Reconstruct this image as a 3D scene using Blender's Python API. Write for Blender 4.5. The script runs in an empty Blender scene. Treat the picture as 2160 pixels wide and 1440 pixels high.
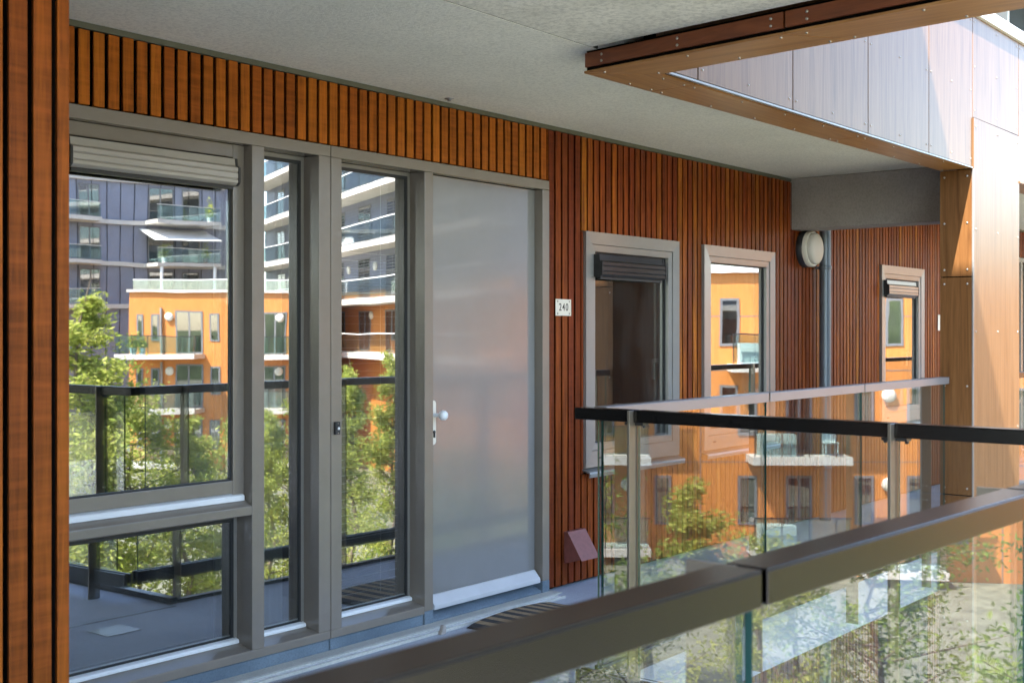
import bpy, math, random
from mathutils import Vector, Matrix
R = math.radians
random.seed(7)
SC = bpy.context.scene
COL = SC.collection

# ------------------------------------------------------------------ camera, sky, sun, exposure
F_PX, VPX = 2600.0, 2070.0
TH = math.atan(VPX / F_PX)
CT, ST = math.cos(TH), math.sin(TH)
EYE = 1.481
cam = bpy.data.cameras.new('camera')
cam.sensor_width = 36.0
cam.lens = 36.0 * F_PX / 2160.0
cam.shift_y = -15.0 / 2160.0
cam.clip_start, cam.clip_end = 0.05, 2000
cam.dof.use_dof = True
cam.dof.focus_distance = 6.8
cam.dof.aperture_fstop = 7.1
cam_o = bpy.data.objects.new('camera', cam)
COL.objects.link(cam_o)
cam_o.location = (0, 0, EYE)
cam_o.rotation_euler = (R(90), 0, math.atan2(ST, CT) - R(90))
SC.camera = cam_o

SUN = Vector((-0.625, -0.20, 1.0)).normalized()
world = bpy.data.worlds.new('World'); SC.world = world; world.use_nodes = True
wn = world.node_tree.nodes; wl = world.node_tree.links
sky = wn.new('ShaderNodeTexSky'); sky.sky_type = 'NISHITA'; sky.sun_disc = False
sky.sun_elevation = math.asin(SUN.z); sky.sun_rotation = math.atan2(SUN.x, SUN.y)
wl.new(sky.outputs[0], wn['Background'].inputs[0]); wn['Background'].inputs[1].default_value = 0.135
sl = bpy.data.lights.new('sun', 'SUN'); sl.energy = 3.6; sl.angle = R(0.5); sl.color = (1.0, 0.93, 0.83)
so = bpy.data.objects.new('sun', sl); COL.objects.link(so)
so.rotation_euler = SUN.to_track_quat('Z', 'Y').to_euler()
SC.view_settings.view_transform = 'Standard'; SC.view_settings.look = 'None'
SC.view_settings.gamma = 1.0; SC.view_settings.use_curve_mapping = False
SC.view_settings.exposure = 2.88
cy = SC.cycles
cy.max_bounces = 10; cy.diffuse_bounces = 5; cy.glossy_bounces = 6; cy.transparent_max_bounces = 24
cy.transmission_bounces = 6; cy.caustics_reflective = False; cy.caustics_refractive = False
cy.sample_clamp_indirect = 6.0
cy.use_denoising = True

# ------------------------------------------------------------------ mesh builder
class MB:
    def __init__(self): self.v = []; self.f = []; self.m = []; self.sm = []
    def add(self, vs, fs, mat=0, smooth=False):
        b = len(self.v); self.v += [tuple(p) for p in vs]
        for q in fs:
            self.f.append([b + i for i in q]); self.m.append(mat); self.sm.append(smooth)
        return self
    def box(self, x0, x1, y0, y1, z0, z1, mat=0):
        vs = [(x0,y0,z0),(x1,y0,z0),(x1,y1,z0),(x0,y1,z0),(x0,y0,z1),(x1,y0,z1),(x1,y1,z1),(x0,y1,z1)]
        return self.add(vs, [(0,3,2,1),(4,5,6,7),(0,1,5,4),(1,2,6,5),(2,3,7,6),(3,0,4,7)], mat)
    def hull(self, bot, z0, z1, mat=0):            # vertical prism over a counter-clockwise outline
        n = len(bot)
        vs = [(x, y, z0) for x, y in bot] + [(x, y, z1) for x, y in bot]
        fs = [tuple(reversed(range(n))), tuple(range(n, 2*n))] + [(i, (i+1) % n, n+(i+1) % n, n+i) for i in range(n)]
        return self.add(vs, fs, mat)
    def obox(self, p, d, n, s0, s1, e0, e1, z0, z1, mat=0):   # box along d, depth along n
        pts = [(s0,e0),(s1,e0),(s1,e1),(s0,e1)]
        q = [(p[0]+d[0]*s+n[0]*e, p[1]+d[1]*s+n[1]*e) for s, e in pts]
        area = sum(q[i][0]*q[(i+1) % 4][1]-q[(i+1) % 4][0]*q[i][1] for i in range(4))
        if area < 0: q.reverse()
        return self.hull(q, z0, z1, mat)
    def prof(self, prof, x0, x1, mat=0):           # (y,z) profile extruded along x
        n = len(prof)
        vs = [(x0, y, z) for y, z in prof] + [(x1, y, z) for y, z in prof]
        fs = [tuple(range(n)), tuple(reversed(range(n, 2*n)))] + [(i, n+i, n+(i+1) % n, (i+1) % n) for i in range(n)]
        return self.add(vs, fs, mat)
    def ring(self, c, ax, prof, seg=24, mat=0, smooth=True):  # lathe: prof = (radius, offset along ax)
        ax = Vector(ax).normalized()
        a = ax.orthogonal().normalized(); b = ax.cross(a)
        c = Vector(c); vs = []; n = len(prof)
        for r, h in prof:
            for k in range(seg):
                t = 2*math.pi*k/seg
                vs.append(c + ax*h + a*(r*math.cos(t)) + b*(r*math.sin(t)))
        fs = [(j*seg+k, j*seg+(k+1) % seg, (j+1)*seg+(k+1) % seg, (j+1)*seg+k) for j in range(n-1) for k in range(seg)]
        self.add(vs, fs, mat, smooth)
        return self.add([vs[k] for k in range(seg)], [tuple(reversed(range(seg)))], mat).add([vs[(n-1)*seg+k] for k in range(seg)], [tuple(range(seg))], mat)
    def tube(self, p, q, r0, r1=None, seg=8, mat=0):
        p, q = Vector(p), Vector(q); r1 = r0 if r1 is None else r1
        return self.ring(p, q-p, [(r0, 0), (r1, (q-p).length)], seg, mat)
    def rivet(self, c, n, r=0.0064, mat=1):
        return self.ring(c, n, [(r, -0.001), (r, 0.002), (r*0.6, 0.0045), (0.0005, 0.0052)], 10, mat)
    def build(self, name, mats, parent=None, bevel=0.0, seg=1):
        off = Vector((0, 0, 0)); p = parent
        while p is not None: off += Vector(p.location); p = p.parent
        me = bpy.data.meshes.new(name)
        me.from_pydata([tuple(Vector(v)-off) for v in self.v], [], self.f)
        for mt in (mats if isinstance(mats, (list, tuple)) else [mats]): me.materials.append(mt)
        me.polygons.foreach_set('material_index', self.m); me.polygons.foreach_set('use_smooth', self.sm)
        me.update()
        o = bpy.data.objects.new(name, me); COL.objects.link(o)
        if parent is not None: o.parent = parent
        if bevel:
            b = o.modifiers.new('bevel', 'BEVEL'); b.width = bevel; b.segments = seg; b.limit_method = 'ANGLE'; b.angle_limit = R(40)
        return o

def tag(o, label=None, cat=None, group=None, kind=None):
    if label: o['label'] = label
    if cat: o['category'] = cat
    if group: o['group'] = group
    if kind: o['kind'] = kind
    return o
def empty(name, loc, label=None, cat=None, group=None):
    o = bpy.data.objects.new(name, None); COL.objects.link(o); o.location = loc; o.empty_display_size = 0.1
    return tag(o, label, cat, group)
def copy_tree(o, parent=None):
    c = o.copy(); COL.objects.link(c)
    if parent is not None: c.parent = parent
    for ch in list(o.children): copy_tree(ch, c)
    return c

# ------------------------------------------------------------------ materials
def mat(name):
    m = bpy.data.materials.new(name); m.use_nodes = True
    nt = m.node_tree; return m, nt, nt.nodes['Principled BSDF'], nt.nodes['Material Output']
def nd(nt, t, **k):
    n = nt.nodes.new(t)
    for a, b in k.items():
        if a in n.inputs: n.inputs[a].default_value = b
        else: setattr(n, a, b)
    return n
def coords(nt, scale=(1,1,1)):
    tc = nd(nt, 'ShaderNodeTexCoord'); mp = nd(nt, 'ShaderNodeMapping'); mp.inputs['Scale'].default_value = scale
    nt.links.new(tc.outputs['Object'], mp.inputs['Vector']); return mp.outputs[0]
def noise(nt, vec, scale, detail=4, rough=0.55, dist=0.0):
    n = nd(nt, 'ShaderNodeTexNoise'); n.inputs['Scale'].default_value = scale; n.inputs['Detail'].default_value = detail
    n.inputs['Roughness'].default_value = rough; n.inputs['Distortion'].default_value = dist
    nt.links.new(vec, n.inputs['Vector']); return n.outputs['Fac']
def ramp(nt, fac, stops):
    r = nd(nt, 'ShaderNodeValToRGB'); e = r.color_ramp.elements
    while len(e) < len(stops): e.new(0.5)
    for i, (p, c) in enumerate(stops): e[i].position = p; e[i].color = (c[0], c[1], c[2], 1)
    nt.links.new(fac, r.inputs[0]); return r.outputs[0]
def mixc(nt, fac, a, b, mode='MIX'):
    m = nd(nt, 'ShaderNodeMix'); m.data_type = 'RGBA'; m.blend_type = mode
    for s, v in ((0, fac), (6, a), (7, b)):
        if hasattr(v, 'is_output'): nt.links.new(v, m.inputs[s])
        elif s == 0: m.inputs[s].default_value = v
        else: m.inputs[s].default_value = (v[0], v[1], v[2], 1)
    return m.outputs[2]
def bump(nt, bs, h, strength, dist=0.01):
    b = nd(nt, 'ShaderNodeBump'); b.inputs['Strength'].default_value = strength; b.inputs['Distance'].default_value = dist
    nt.links.new(h, b.inputs['Height']); nt.links.new(b.outputs[0], bs.inputs['Normal'])

def plain(name, col, rough=0.5, metal=0.0, spec=0.5, var=0.12, vs=6.0, bp=0.0, bs_=120.0, coat=0.0, stretch=(1,1,1)):
    m, nt, b, _ = mat(name)
    v = coords(nt, stretch); n = noise(nt, v, vs, 5, 0.6)
    c = ramp(nt, n, [(0.3, [x*(1-var) for x in col]), (0.7, [min(1, x*(1+var)) for x in col])])
    nt.links.new(c, b.inputs['Base Color'])
    rn = noise(nt, coords(nt, (2.5*stretch[0], 2.5*stretch[1], 2.5*stretch[2])), 1.0, 6, 0.7)
    b.inputs['Roughness'].default_value = rough
    if metal < 0.2: nt.links.new(ramp(nt, rn, [(0.3, (rough*0.9,)*3), (0.75, (min(1, rough*1.12),)*3)]), b.inputs['Roughness'])
    b.inputs['Metallic'].default_value = metal
    b.inputs['Specular IOR Level'].default_value = spec; b.inputs['Coat Weight'].default_value = coat
    if bp: bump(nt, b, noise(nt, v, bs_, 3), bp, 0.004)
    return m

def wood_slat(name, stops, dark, rough=0.42):
    m, nt, b, _ = mat(name)
    g = nd(nt, 'ShaderNodeNewGeometry'); rnd = g.outputs['Random Per Island']
    tc = nd(nt, 'ShaderNodeTexCoord')
    off = nd(nt, 'ShaderNodeVectorMath'); off.operation = 'ADD'
    sc_ = nd(nt, 'ShaderNodeVectorMath'); sc_.operation = 'SCALE'; sc_.inputs[0].default_value = (13, 7, 31)
    nt.links.new(rnd, sc_.inputs['Scale']); nt.links.new(tc.outputs['Object'], off.inputs[0]); nt.links.new(sc_.outputs[0], off.inputs[1])
    mp = nd(nt, 'ShaderNodeMapping'); mp.inputs['Scale'].default_value = (60, 60, 3.0); nt.links.new(off.outputs[0], mp.inputs[0])
    grain = noise(nt, mp.outputs[0], 1.0, 6, 0.65, 0.6)
    mp2 = nd(nt, 'ShaderNodeMapping'); mp2.inputs['Scale'].default_value = (9, 9, 1.1); nt.links.new(off.outputs[0], mp2.inputs[0])
    blot = noise(nt, mp2.outputs[0], 1.0, 3, 0.5)
    mp3 = nd(nt, 'ShaderNodeMapping'); mp3.inputs['Scale'].default_value = (3, 3, 42); nt.links.new(off.outputs[0], mp3.inputs[0])
    saw = noise(nt, mp3.outputs[0], 1.0, 3, 0.6)
    base = ramp(nt, rnd, stops)
    c = mixc(nt, ramp(nt, grain, [(0.38, (0,0,0)), (0.66, (0.85,)*3)]), base, dark)
    c = mixc(nt, ramp(nt, blot, [(0.40, (0.0,)*3), (0.72, (0.62,)*3)]), c, [x*0.6 for x in dark])
    c = mixc(nt, ramp(nt, saw, [(0.38, (0.0,)*3), (0.72, (0.34,)*3)]), c, [min(1, x*3.6) for x in dark])
    nt.links.new(c, b.inputs['Base Color']); b.inputs['Roughness'].default_value = rough
    b.inputs['Specular IOR Level'].default_value = 0.12
    bump(nt, b, grain, 0.35, 0.003)
    return m

def wood_panel(name, c1, c2, c3, axis, rough=0.32, spec=0.5):
    m, nt, b, _ = mat(name)
    s = [18, 18, 18]; s[axis] = 0.9
    v = coords(nt, s)
    g1 = noise(nt, v, 1.0, 7, 0.62, 1.2)
    s2 = [55, 55, 55]; s2[axis] = 4.0
    g2 = noise(nt, coords(nt, s2), 1.0, 4, 0.6)
    c = ramp(nt, g1, [(0.28, c2), (0.5, c1), (0.72, c3)])
    c = mixc(nt, ramp(nt, g2, [(0.45, (0,0,0)), (0.75, (0.45,)*3)]), c, c2)
    nt.links.new(c, b.inputs['Base Color']); b.inputs['Roughness'].default_value = rough
    b.inputs['Specular IOR Level'].default_value = spec
    bump(nt, b, g2, 0.08, 0.002)
    return m

def concrete(name, c1, c2, grit=90, bp=0.3, blot=1.4, pits=True, fm=0.3):
    m, nt, b, _ = mat(name)
    v = coords(nt)
    big = noise(nt, v, blot, 6, 0.62); fine = noise(nt, v, grit, 4, 0.7)
    c = ramp(nt, big, [(0.3, c2), (0.65, c1)])
    c = mixc(nt, ramp(nt, fine, [(0.36, (fm,)*3), (0.56, (0,0,0))]), c, [x*0.55 for x in c2])
    if pits:
        sp = noise(nt, v, 17, 6, 0.75)
        c = mixc(nt, ramp(nt, sp, [(0.62, (0,0,0)), (0.74, (0.35,)*3)]), c, [x*0.6 for x in c2])
    nt.links.new(c, b.inputs['Base Color']); b.inputs['Roughness'].default_value = 0.85
    bump(nt, b, fine, bp, 0.006)
    return m

def glass(name, base, tint, rough=0.0, wav=0.0, fres=1.0, dirt=0.05):
    m = bpy.data.materials.new(name); m.use_nodes = True; nt = m.node_tree
    nt.nodes.remove(nt.nodes['Principled BSDF']); out = nt.nodes['Material Output']
    tr = nd(nt, 'ShaderNodeBsdfTransparent'); tr.inputs[0].default_value = (*tint, 1)
    gl = nd(nt, 'ShaderNodeBsdfGlossy'); gl.inputs[0].default_value = (1, 1, 1, 1); gl.inputs['Roughness'].default_value = rough
    ge = nd(nt, 'ShaderNodeNewGeometry'); dt = nd(nt, 'ShaderNodeVectorMath'); dt.operation = 'DOT_PRODUCT'
    nt.links.new(ge.outputs['Normal'], dt.inputs[0]); nt.links.new(ge.outputs['Incoming'], dt.inputs[1])
    def mth(op, a, b=None):
        q = nd(nt, 'ShaderNodeMath'); q.operation = op
        for i, v in enumerate((a, b)):
            if v is None: continue
            if hasattr(v, 'is_output'): nt.links.new(v, q.inputs[i])
            else: q.inputs[i].default_value = v
        return q.outputs[0]
    sch = mth('ADD', mth('MULTIPLY', mth('POWER', mth('SUBTRACT', 1.0, mth('ABSOLUTE', dt.outputs['Value'])), 5.0), 0.96), 0.04)
    mr = nd(nt, 'ShaderNodeMath'); mr.operation = 'MULTIPLY_ADD'; mr.inputs[1].default_value = fres; mr.inputs[2].default_value = base; mr.use_clamp = True
    nt.links.new(sch, mr.inputs[0])
    mx = nd(nt, 'ShaderNodeMixShader'); nt.links.new(mr.outputs[0], mx.inputs[0])
    nt.links.new(tr.outputs[0], mx.inputs[1]); nt.links.new(gl.outputs[0], mx.inputs[2])
    df = nd(nt, 'ShaderNodeBsdfDiffuse'); df.inputs[0].default_value = (0.6, 0.6, 0.58, 1)
    d1 = noise(nt, coords(nt, (3, 3, 1.2)), 1.0, 6, 0.7); d2 = noise(nt, coords(nt), 95, 2, 0.5)
    dm = mth('ADD', ramp(nt, d1, [(0.45, (0.004,)*3), (0.8, (dirt,)*3)]), ramp(nt, d2, [(0.70, (0,)*3), (0.76, (dirt*1.6,)*3)]))
    m2 = nd(nt, 'ShaderNodeMixShader'); nt.links.new(dm, m2.inputs[0]); nt.links.new(mx.outputs[0], m2.inputs[1]); nt.links.new(df.outputs[0], m2.inputs[2])
    nt.links.new(m2.outputs[0], out.inputs[0])
    if wav:
        h = noise(nt, coords(nt), 1.6, 2, 0.4); bb = nd(nt, 'ShaderNodeBump'); bb.inputs['Strength'].default_value = 1.0; bb.inputs['Distance'].default_value = wav
        nt.links.new(h, bb.inputs['Height']); nt.links.new(bb.outputs[0], gl.inputs['Normal'])
    return m

def leaf_mat(name, cols):
    m, nt, b, out = mat(name)
    g = nd(nt, 'ShaderNodeNewGeometry'); c = ramp(nt, g.outputs['Random Per Island'], [(i/(len(cols)-1), q) for i, q in enumerate(cols)])
    nt.links.new(c, b.inputs['Base Color']); b.inputs['Roughness'].default_value = 0.65; b.inputs['Specular IOR Level'].default_value = 0.2
    tl = nd(nt, 'ShaderNodeBsdfTranslucent'); nt.links.new(c, tl.inputs[0])
    ad = nd(nt, 'ShaderNodeMixShader'); ad.inputs[0].default_value = 0.4
    nt.links.new(b.outputs[0], ad.inputs[1]); nt.links.new(tl.outputs[0], ad.inputs[2]); nt.links.new(ad.outputs[0], out.inputs[0])
    return m

M = {}
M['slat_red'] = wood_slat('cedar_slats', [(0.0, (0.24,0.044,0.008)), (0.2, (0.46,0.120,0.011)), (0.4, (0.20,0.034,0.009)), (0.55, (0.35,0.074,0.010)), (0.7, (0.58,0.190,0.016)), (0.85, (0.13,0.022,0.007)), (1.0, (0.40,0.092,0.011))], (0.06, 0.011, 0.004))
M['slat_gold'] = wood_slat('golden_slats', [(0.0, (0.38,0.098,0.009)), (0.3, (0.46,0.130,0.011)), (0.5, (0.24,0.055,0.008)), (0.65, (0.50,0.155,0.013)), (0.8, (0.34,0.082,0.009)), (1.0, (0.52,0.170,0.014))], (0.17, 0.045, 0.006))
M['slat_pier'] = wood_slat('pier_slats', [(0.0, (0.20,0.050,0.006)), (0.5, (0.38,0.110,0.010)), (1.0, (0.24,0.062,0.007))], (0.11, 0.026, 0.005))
M['slat_low'] = M['slat_red']
M['black'] = plain('black_backing', (0.004,0.0035,0.003), 0.95, spec=0.05)
M['taupe'] = plain('taupe_paint', (0.212,0.182,0.152), 0.20, spec=0.6, var=0.05, bp=0.22, bs_=48)
M['taupe_dark'] = plain('sash_taupe_paint', (0.20,0.185,0.165), 0.35, var=0.05, bp=0.1, bs_=60)
M['door'] = plain('door_paint', (0.215,0.21,0.205), 0.15, spec=1.0, var=0.03, bp=0.05, bs_=70, coat=0.25)
M['alu'] = plain('anodised_aluminium', (0.31,0.30,0.285), 0.30, metal=0.4, var=0.05)
M['white_alu'] = plain('white_aluminium_bead', (0.78,0.79,0.80), 0.35, var=0.04)
M['gasket'] = plain('gasket_rubber', (0.015,0.015,0.016), 0.5)
M['plinth'] = concrete('blue_stone', (0.17,0.22,0.27), (0.10,0.135,0.175), 120, 0.15, 3.0)
M['ledge'] = concrete('ledge_concrete', (0.56,0.55,0.50), (0.44,0.44,0.41), 80, 0.25, 4.0)
M['floor'] = concrete('gallery_floor_concrete', (0.46,0.49,0.56), (0.35,0.375,0.45), 110, 0.2, 1.2)
M['ceil'] = concrete('ceiling_concrete', (0.80,0.78,0.69), (0.70,0.69,0.61), 75, 0.5, 1.6, True, 0.42)
M['ceil2'] = concrete('rough_ceiling_concrete', (0.80,0.77,0.68), (0.63,0.61,0.53), 45, 0.6, 3.0, True, 0.5)
M['slabface'] = concrete('slab_edge_concrete', (0.58,0.60,0.60), (0.48,0.50,0.51), 60, 0.3, 2.4)
M['beamc'] = concrete('beam_concrete', (0.36,0.32,0.29), (0.25,0.22,0.20), 70, 0.3, 1.5)
M['bronze'] = plain('bronze_anodised_rail', (0.042,0.038,0.036), 0.23, metal=0.8, spec=0.5, var=0.06, vs=3)
M['bronze_post'] = plain('bronze_post_metal', (0.21,0.175,0.135), 0.3, metal=0.5, var=0.05)
M['grey_anod'] = plain('grey_anodised_rail', (0.25,0.245,0.25), 0.36, metal=0.5, var=0.05, vs=3)
M['black_steel'] = plain('black_steel', (0.022,0.022,0.024), 0.35, var=0.1)
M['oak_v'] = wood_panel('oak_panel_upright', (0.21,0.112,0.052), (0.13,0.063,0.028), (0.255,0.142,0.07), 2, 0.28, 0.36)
M['oak_shaded'] = wood_panel('oak_shaded_side', (0.16,0.070,0.022), (0.085,0.034,0.011), (0.20,0.095,0.034), 2, 0.45, 0.2)  # same oak, colour darkened for the column's shaded left side
M['oak_x'] = wood_panel('oak_board_lengthways', (0.36,0.17,0.055), (0.22,0.095,0.03), (0.43,0.22,0.08), 0, 0.34)
M['oak_y'] = wood_panel('oak_board_crossways', (0.36,0.17,0.055), (0.22,0.095,0.03), (0.43,0.22,0.08), 1, 0.34)
M['fascia_shaded'] = wood_panel('shaded_fascia_board', (0.20,0.055,0.017), (0.12,0.030,0.010), (0.25,0.075,0.024), 1, 0.4)  # reddish fascia board, shade of its landing-facing side put into the colour
M['steel'] = plain('rivet_steel', (0.42,0.38,0.33), 0.35, metal=0.8)
M['white'] = plain('white_sheet', (0.80,0.80,0.79), 0.4, var=0.02)
M['cream'] = plain('cream_enamel', (0.72,0.67,0.57), 0.3, var=0.03)
M['lampglass'] = plain('opal_glass', (0.66,0.62,0.54), 0.4, var=0.02)
M['ink'] = plain('dark_lettering', (0.05,0.035,0.03), 0.5)
M['pipe'] = plain('zinc_pipe', (0.17,0.20,0.235), 0.38, metal=0.5, var=0.08)
M['cowl'] = plain('red_brown_metal', (0.22,0.075,0.065), 0.35, var=0.15, vs=30)
M['blackbox'] = plain('dark_blind_box', (0.05,0.045,0.045), 0.28, metal=0.6, var=0.06)
M['taupebox'] = plain('taupe_blind_box', (0.36,0.33,0.295), 0.35, metal=0.2, var=0.05)
M['bronzebox'] = plain('bronze_blind_box', (0.30,0.24,0.19), 0.3, metal=0.7, var=0.05)
M['pane'] = glass('window_glass', 0.33, (0.74,0.78,0.76), 0.0, 0.0005, 1.2)
M['rail_glass'] = glass('railing_glass', 0.07, (0.95,0.965,0.96), 0.0, 0.0, 0.9, 0.012)
M['glass_edge'] = plain('green_glass_edge', (0.012,0.055,0.045), 0.15, var=0.1)
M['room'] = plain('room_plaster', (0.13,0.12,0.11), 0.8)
M['roomfloor'] = plain('room_floor', (0.16,0.12,0.09), 0.5)
M['curtain'] = plain('curtain_cloth', (0.80,0.79,0.76), 0.9, var=0.06)
M['mat_tan'] = plain('coir_tan', (0.30,0.21,0.12), 0.95, var=0.3, vs=80)
M['mat_dark'] = plain('coir_dark', (0.035,0.032,0.032), 0.95, var=0.3, vs=80)
M['orange'] = wood_panel('orange_cladding', (0.60,0.225,0.055), (0.50,0.175,0.040), (0.66,0.28,0.08), 2, 0.55, 0.3)
M['bluewall'] = plain('blue_grey_cladding', (0.21,0.22,0.28), 0.45, var=0.12, vs=0.5)
M['bslab'] = concrete('balcony_concrete', (0.62,0.58,0.52), (0.52,0.49,0.45), 20, 0.1, 1.0, False)
M['farglass'] = glass('far_window_glass', 0.25, (0.25,0.28,0.28), 0.02)
M['darkpane'] = plain('dark_upper_glass', (0.035,0.05,0.055), 0.35, spec=0.1)
M['farrail'] = glass('far_railing_glass', 0.10, (0.72,0.84,0.84), 0.02)
M['farframe'] = plain('far_window_frame', (0.17,0.165,0.17), 0.5)
M['drape'] = plain('pale_drape', (0.62,0.64,0.62), 0.9)
M['bark'] = plain('bark', (0.16,0.12,0.085), 0.9, var=0.35, vs=14)
M['leaf1'] = leaf_mat('birch_leaves', [(0.26,0.33,0.05), (0.42,0.46,0.09), (0.52,0.52,0.15), (0.18,0.25,0.045)])
M['leaf2'] = leaf_mat('dark_leaves', [(0.11,0.19,0.03), (0.20,0.28,0.045), (0.28,0.33,0.06), (0.08,0.14,0.025)])
M['grass'] = plain('grass', (0.135,0.138,0.098), 0.95, var=0.4, vs=2.5)
M['pave'] = concrete('paving', (0.46,0.44,0.40), (0.36,0.345,0.315), 9, 0.2, 0.6)
M['lounge'] = plain('white_plastic', (0.75,0.75,0.73), 0.4)

# ------------------------------------------------------------------ setting: ground, floors, ceilings
D = 4.44                                   # the slatted front; boards 22 mm
FZ = -0.066                                # gallery floor level
CZ = 2.74                                  # gallery ceiling level
tag(MB().box(-150, 260, -260, 150, -6.5, -6.2).build('ground', M['grass']), kind='structure')
tag(MB().box(14, 17, -60, 3.9, -6.196, -6.192).build('courtyard_path', M['pave']), kind='structure')
tag(MB().hull([(-4,0.55),(4.36,0.55),(4.36,3.1),(26,3.1),(26,4.60),(-4,4.60)], FZ-0.285, FZ, 0).build('gallery_floor', [M['floor']], bevel=0.006), kind='structure')
tag(MB().hull([(-4,-4.0),(2.2,-4.0),(2.2,0.30),(-4,0.30)], FZ-0.285, FZ-0.002).build('landing_floor', M['floor']), kind='structure')
g = MB().hull([(-6,3.104),(26,3.104),(26,4.6),(-6,4.6)], CZ, CZ+0.28).build('gallery_ceiling', M['ceil']); tag(g, kind='structure')
g = MB().hull([(-6,-0.3),(4.12,-0.3),(4.45,3.096),(-6,3.096)], CZ+0.001, CZ+0.28).build('landing_ceiling', M['ceil2']); tag(g, kind='structure')

tag(MB().box(-6, 4.5, 3.0965, 3.1035, CZ+0.0025, CZ+0.03).build('ceiling_joint', plain('olive_sealant', (0.03,0.03,0.016), 0.8)), kind='structure')
# ------------------------------------------------------------------ the slatted apartment building
B = empty('apartment_building', (0, 0, 0), 'timber slatted apartment front with grey framed entrance, door and windows beside the gallery', 'building')
ENT = (2.62, 5.928)
WZ = (0.612, 2.125)
WX = [(6.294, 7.418), (7.766, 8.880), (11.047, 12.135)]
ENT2 = 11.70                               # the neighbour's entrance, further along
P = 0.0682
def slats(x0, x1, z0, z1, holes, pitch=P, bw=0.0525, y=D, ph=0.0):
    m = MB(); x = x0 + ph
    while x < x1:
        a, b = x, min(x+bw, x1); segs = [(a, b, z0, z1)]
        for hx0, hx1, hz0, hz1 in holes:
            ns = []
            for p, q, r, s in segs:
                if q <= hx0 or p >= hx1 or s <= hz0 or r >= hz1: ns.append((p, q, r, s)); continue
                if r < hz0: ns.append((p, q, r, hz0))
                if s > hz1: ns.append((p, q, hz1, s))
                if p < hx0: ns.append((p, hx0, max(r, hz0), min(s, hz1)))
                if q > hx1: ns.append((hx1, q, max(r, hz0), min(s, hz1)))
            segs = ns
        for p, q, r, s in segs:
            if q-p > 0.004 and s-r > 0.02:
                j = random.uniform(-0.0012, 0.0012)
                pw = 0.011 if q-p > 0.03 else 0.0
                m.hull([(p, y+j), (q, y+j), (q-pw, y+0.030), (p+pw, y+0.030)], r+random.uniform(0, 0.003), s-random.uniform(0, 0.004))
        x += pitch
    return m
holes = [(a, b, WZ[0], WZ[1]) for a, b in WX] + [(ENT[0]+ENT2, ENT[1]+ENT2, -1, 2.402)]
slats(1.75, ENT[1], 2.405, CZ-0.028, [], ph=0.012).build('slat_cladding', M['slat_gold'], B, 0.002)['label'] = 'golden cedar slats above the entrance'
slats(ENT[1]+0.006, 22, -0.047, CZ-0.028, holes).build('slat_cladding', M['slat_red'], B, 0.002)['label'] = 'reddish full height cedar slats'
slats(3.0, 22, -3.05, FZ-0.30, [(11.0, 12.1, -2.3, -0.8), (6.3, 7.4, -2.3, -0.8)]).build('slat_cladding', M['slat_low'], B)['label'] = 'cedar slats of the storey below'
m = MB().box(-6, 26, D+0.004, D+0.03, CZ-0.026, CZ-0.001)
m.build('top_trim', plain('olive_trim', (0.10,0.10,0.07), 0.6), B)
# dark backing wall with real openings
m = MB(); ops = [(ENT[0], ENT[1], -0.5, 2.40)] + [(a+0.02, b-0.02, WZ[0]+0.02, WZ[1]-0.02) for a, b in WX] + [(ENT[0]+ENT2, ENT[1]+ENT2, -0.5, 2.40)]
xs = sorted({-6.0, 26.0} | {o[0] for o in ops} | {o[1] for o in ops})
for a, b in zip(xs, xs[1:]):
    hit = [o for o in ops if o[0] <= a+1e-6 and o[1] >= b-1e-6]
    if not hit: m.box(a, b, D+0.050, D+0.16, FZ+0.001, CZ-0.0005)
    for o in hit:
        if o[2] > FZ: m.box(a, b, D+0.050, D+0.16, FZ+0.001, o[2])
        m.box(a, b, D+0.050, D+0.16, o[3], CZ-0.0005)
m.build('backing_wall', M['black'], B)
MB().box(-6, 26, D+0.032, D+0.16, -6.2, FZ-0.29).build('lower_wall', M['black'], B)
MB().box(-6, 26, 8.4, 8.6, -6.2, CZ+0.28).build('rear_wall', M['room'], B)
# rooms behind the glass
m = MB()
def room(x0, x1, y1=8.2):
    y0 = D+0.17; z0, z1 = FZ+0.004, 2.62
    v = [(x0,y0,z0),(x1,y0,z0),(x1,y1,z0),(x0,y1,z0),(x0,y0,z1),(x1,y0,z1),(x1,y1,z1),(x0,y1,z1)]
    m.add(v, [(0,1,2,3)], 1); m.add(v, [(4,7,6,5),(1,5,6,2),(2,6,7,3),(3,7,4,0)], 0)
room(2.2, 4.85); room(4.86, 6.0); room(6.05, 7.6); room(7.62, 9.4); room(10.6, 12.8); room(14.0, 18.0)
m.build('interior', [M['room'], M['roomfloor']], B)
# upper storeys
m = MB().box(-6, 4.42, 0.5, 14, CZ+0.284, 8.86)
m.build('upper_storeys', plain('upper_render', (0.45,0.40,0.35), 0.8), B)
MB().box(4.46, 26, 3.1, 4.6, CZ+0.284, CZ+0.33).build('upper_gallery_deck', M['floor'], B)
m = MB().box(4.46, 26, D+0.03, D+0.3, CZ+0.332, 9.0)
m.build('upper_wall', plain('upper_wall_paint', (0.10,0.10,0.105), 0.8, spec=0.1), B)
for k, x in enumerate((10.6, 12.8, 14.55, 16.6, 18.8)):
    f = MB().box(x, x+1.5, D-0.01, D+0.03, 3.25, 5.5).build('upper_window', M['farframe'], B)
    MB().box(x+0.08, x+1.42, D-0.016, D-0.012, 3.33, 5.42).build('pane', M['darkpane'], f)
for x in (9.9, 12.25, 14.40, 16.4): MB().hull([(x, 4.30), (x+0.07, 4.30), (x+0.07, D+0.028), (x, D+0.028)], CZ+0.332, 5.69).build('fin', M['white'], B)
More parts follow.
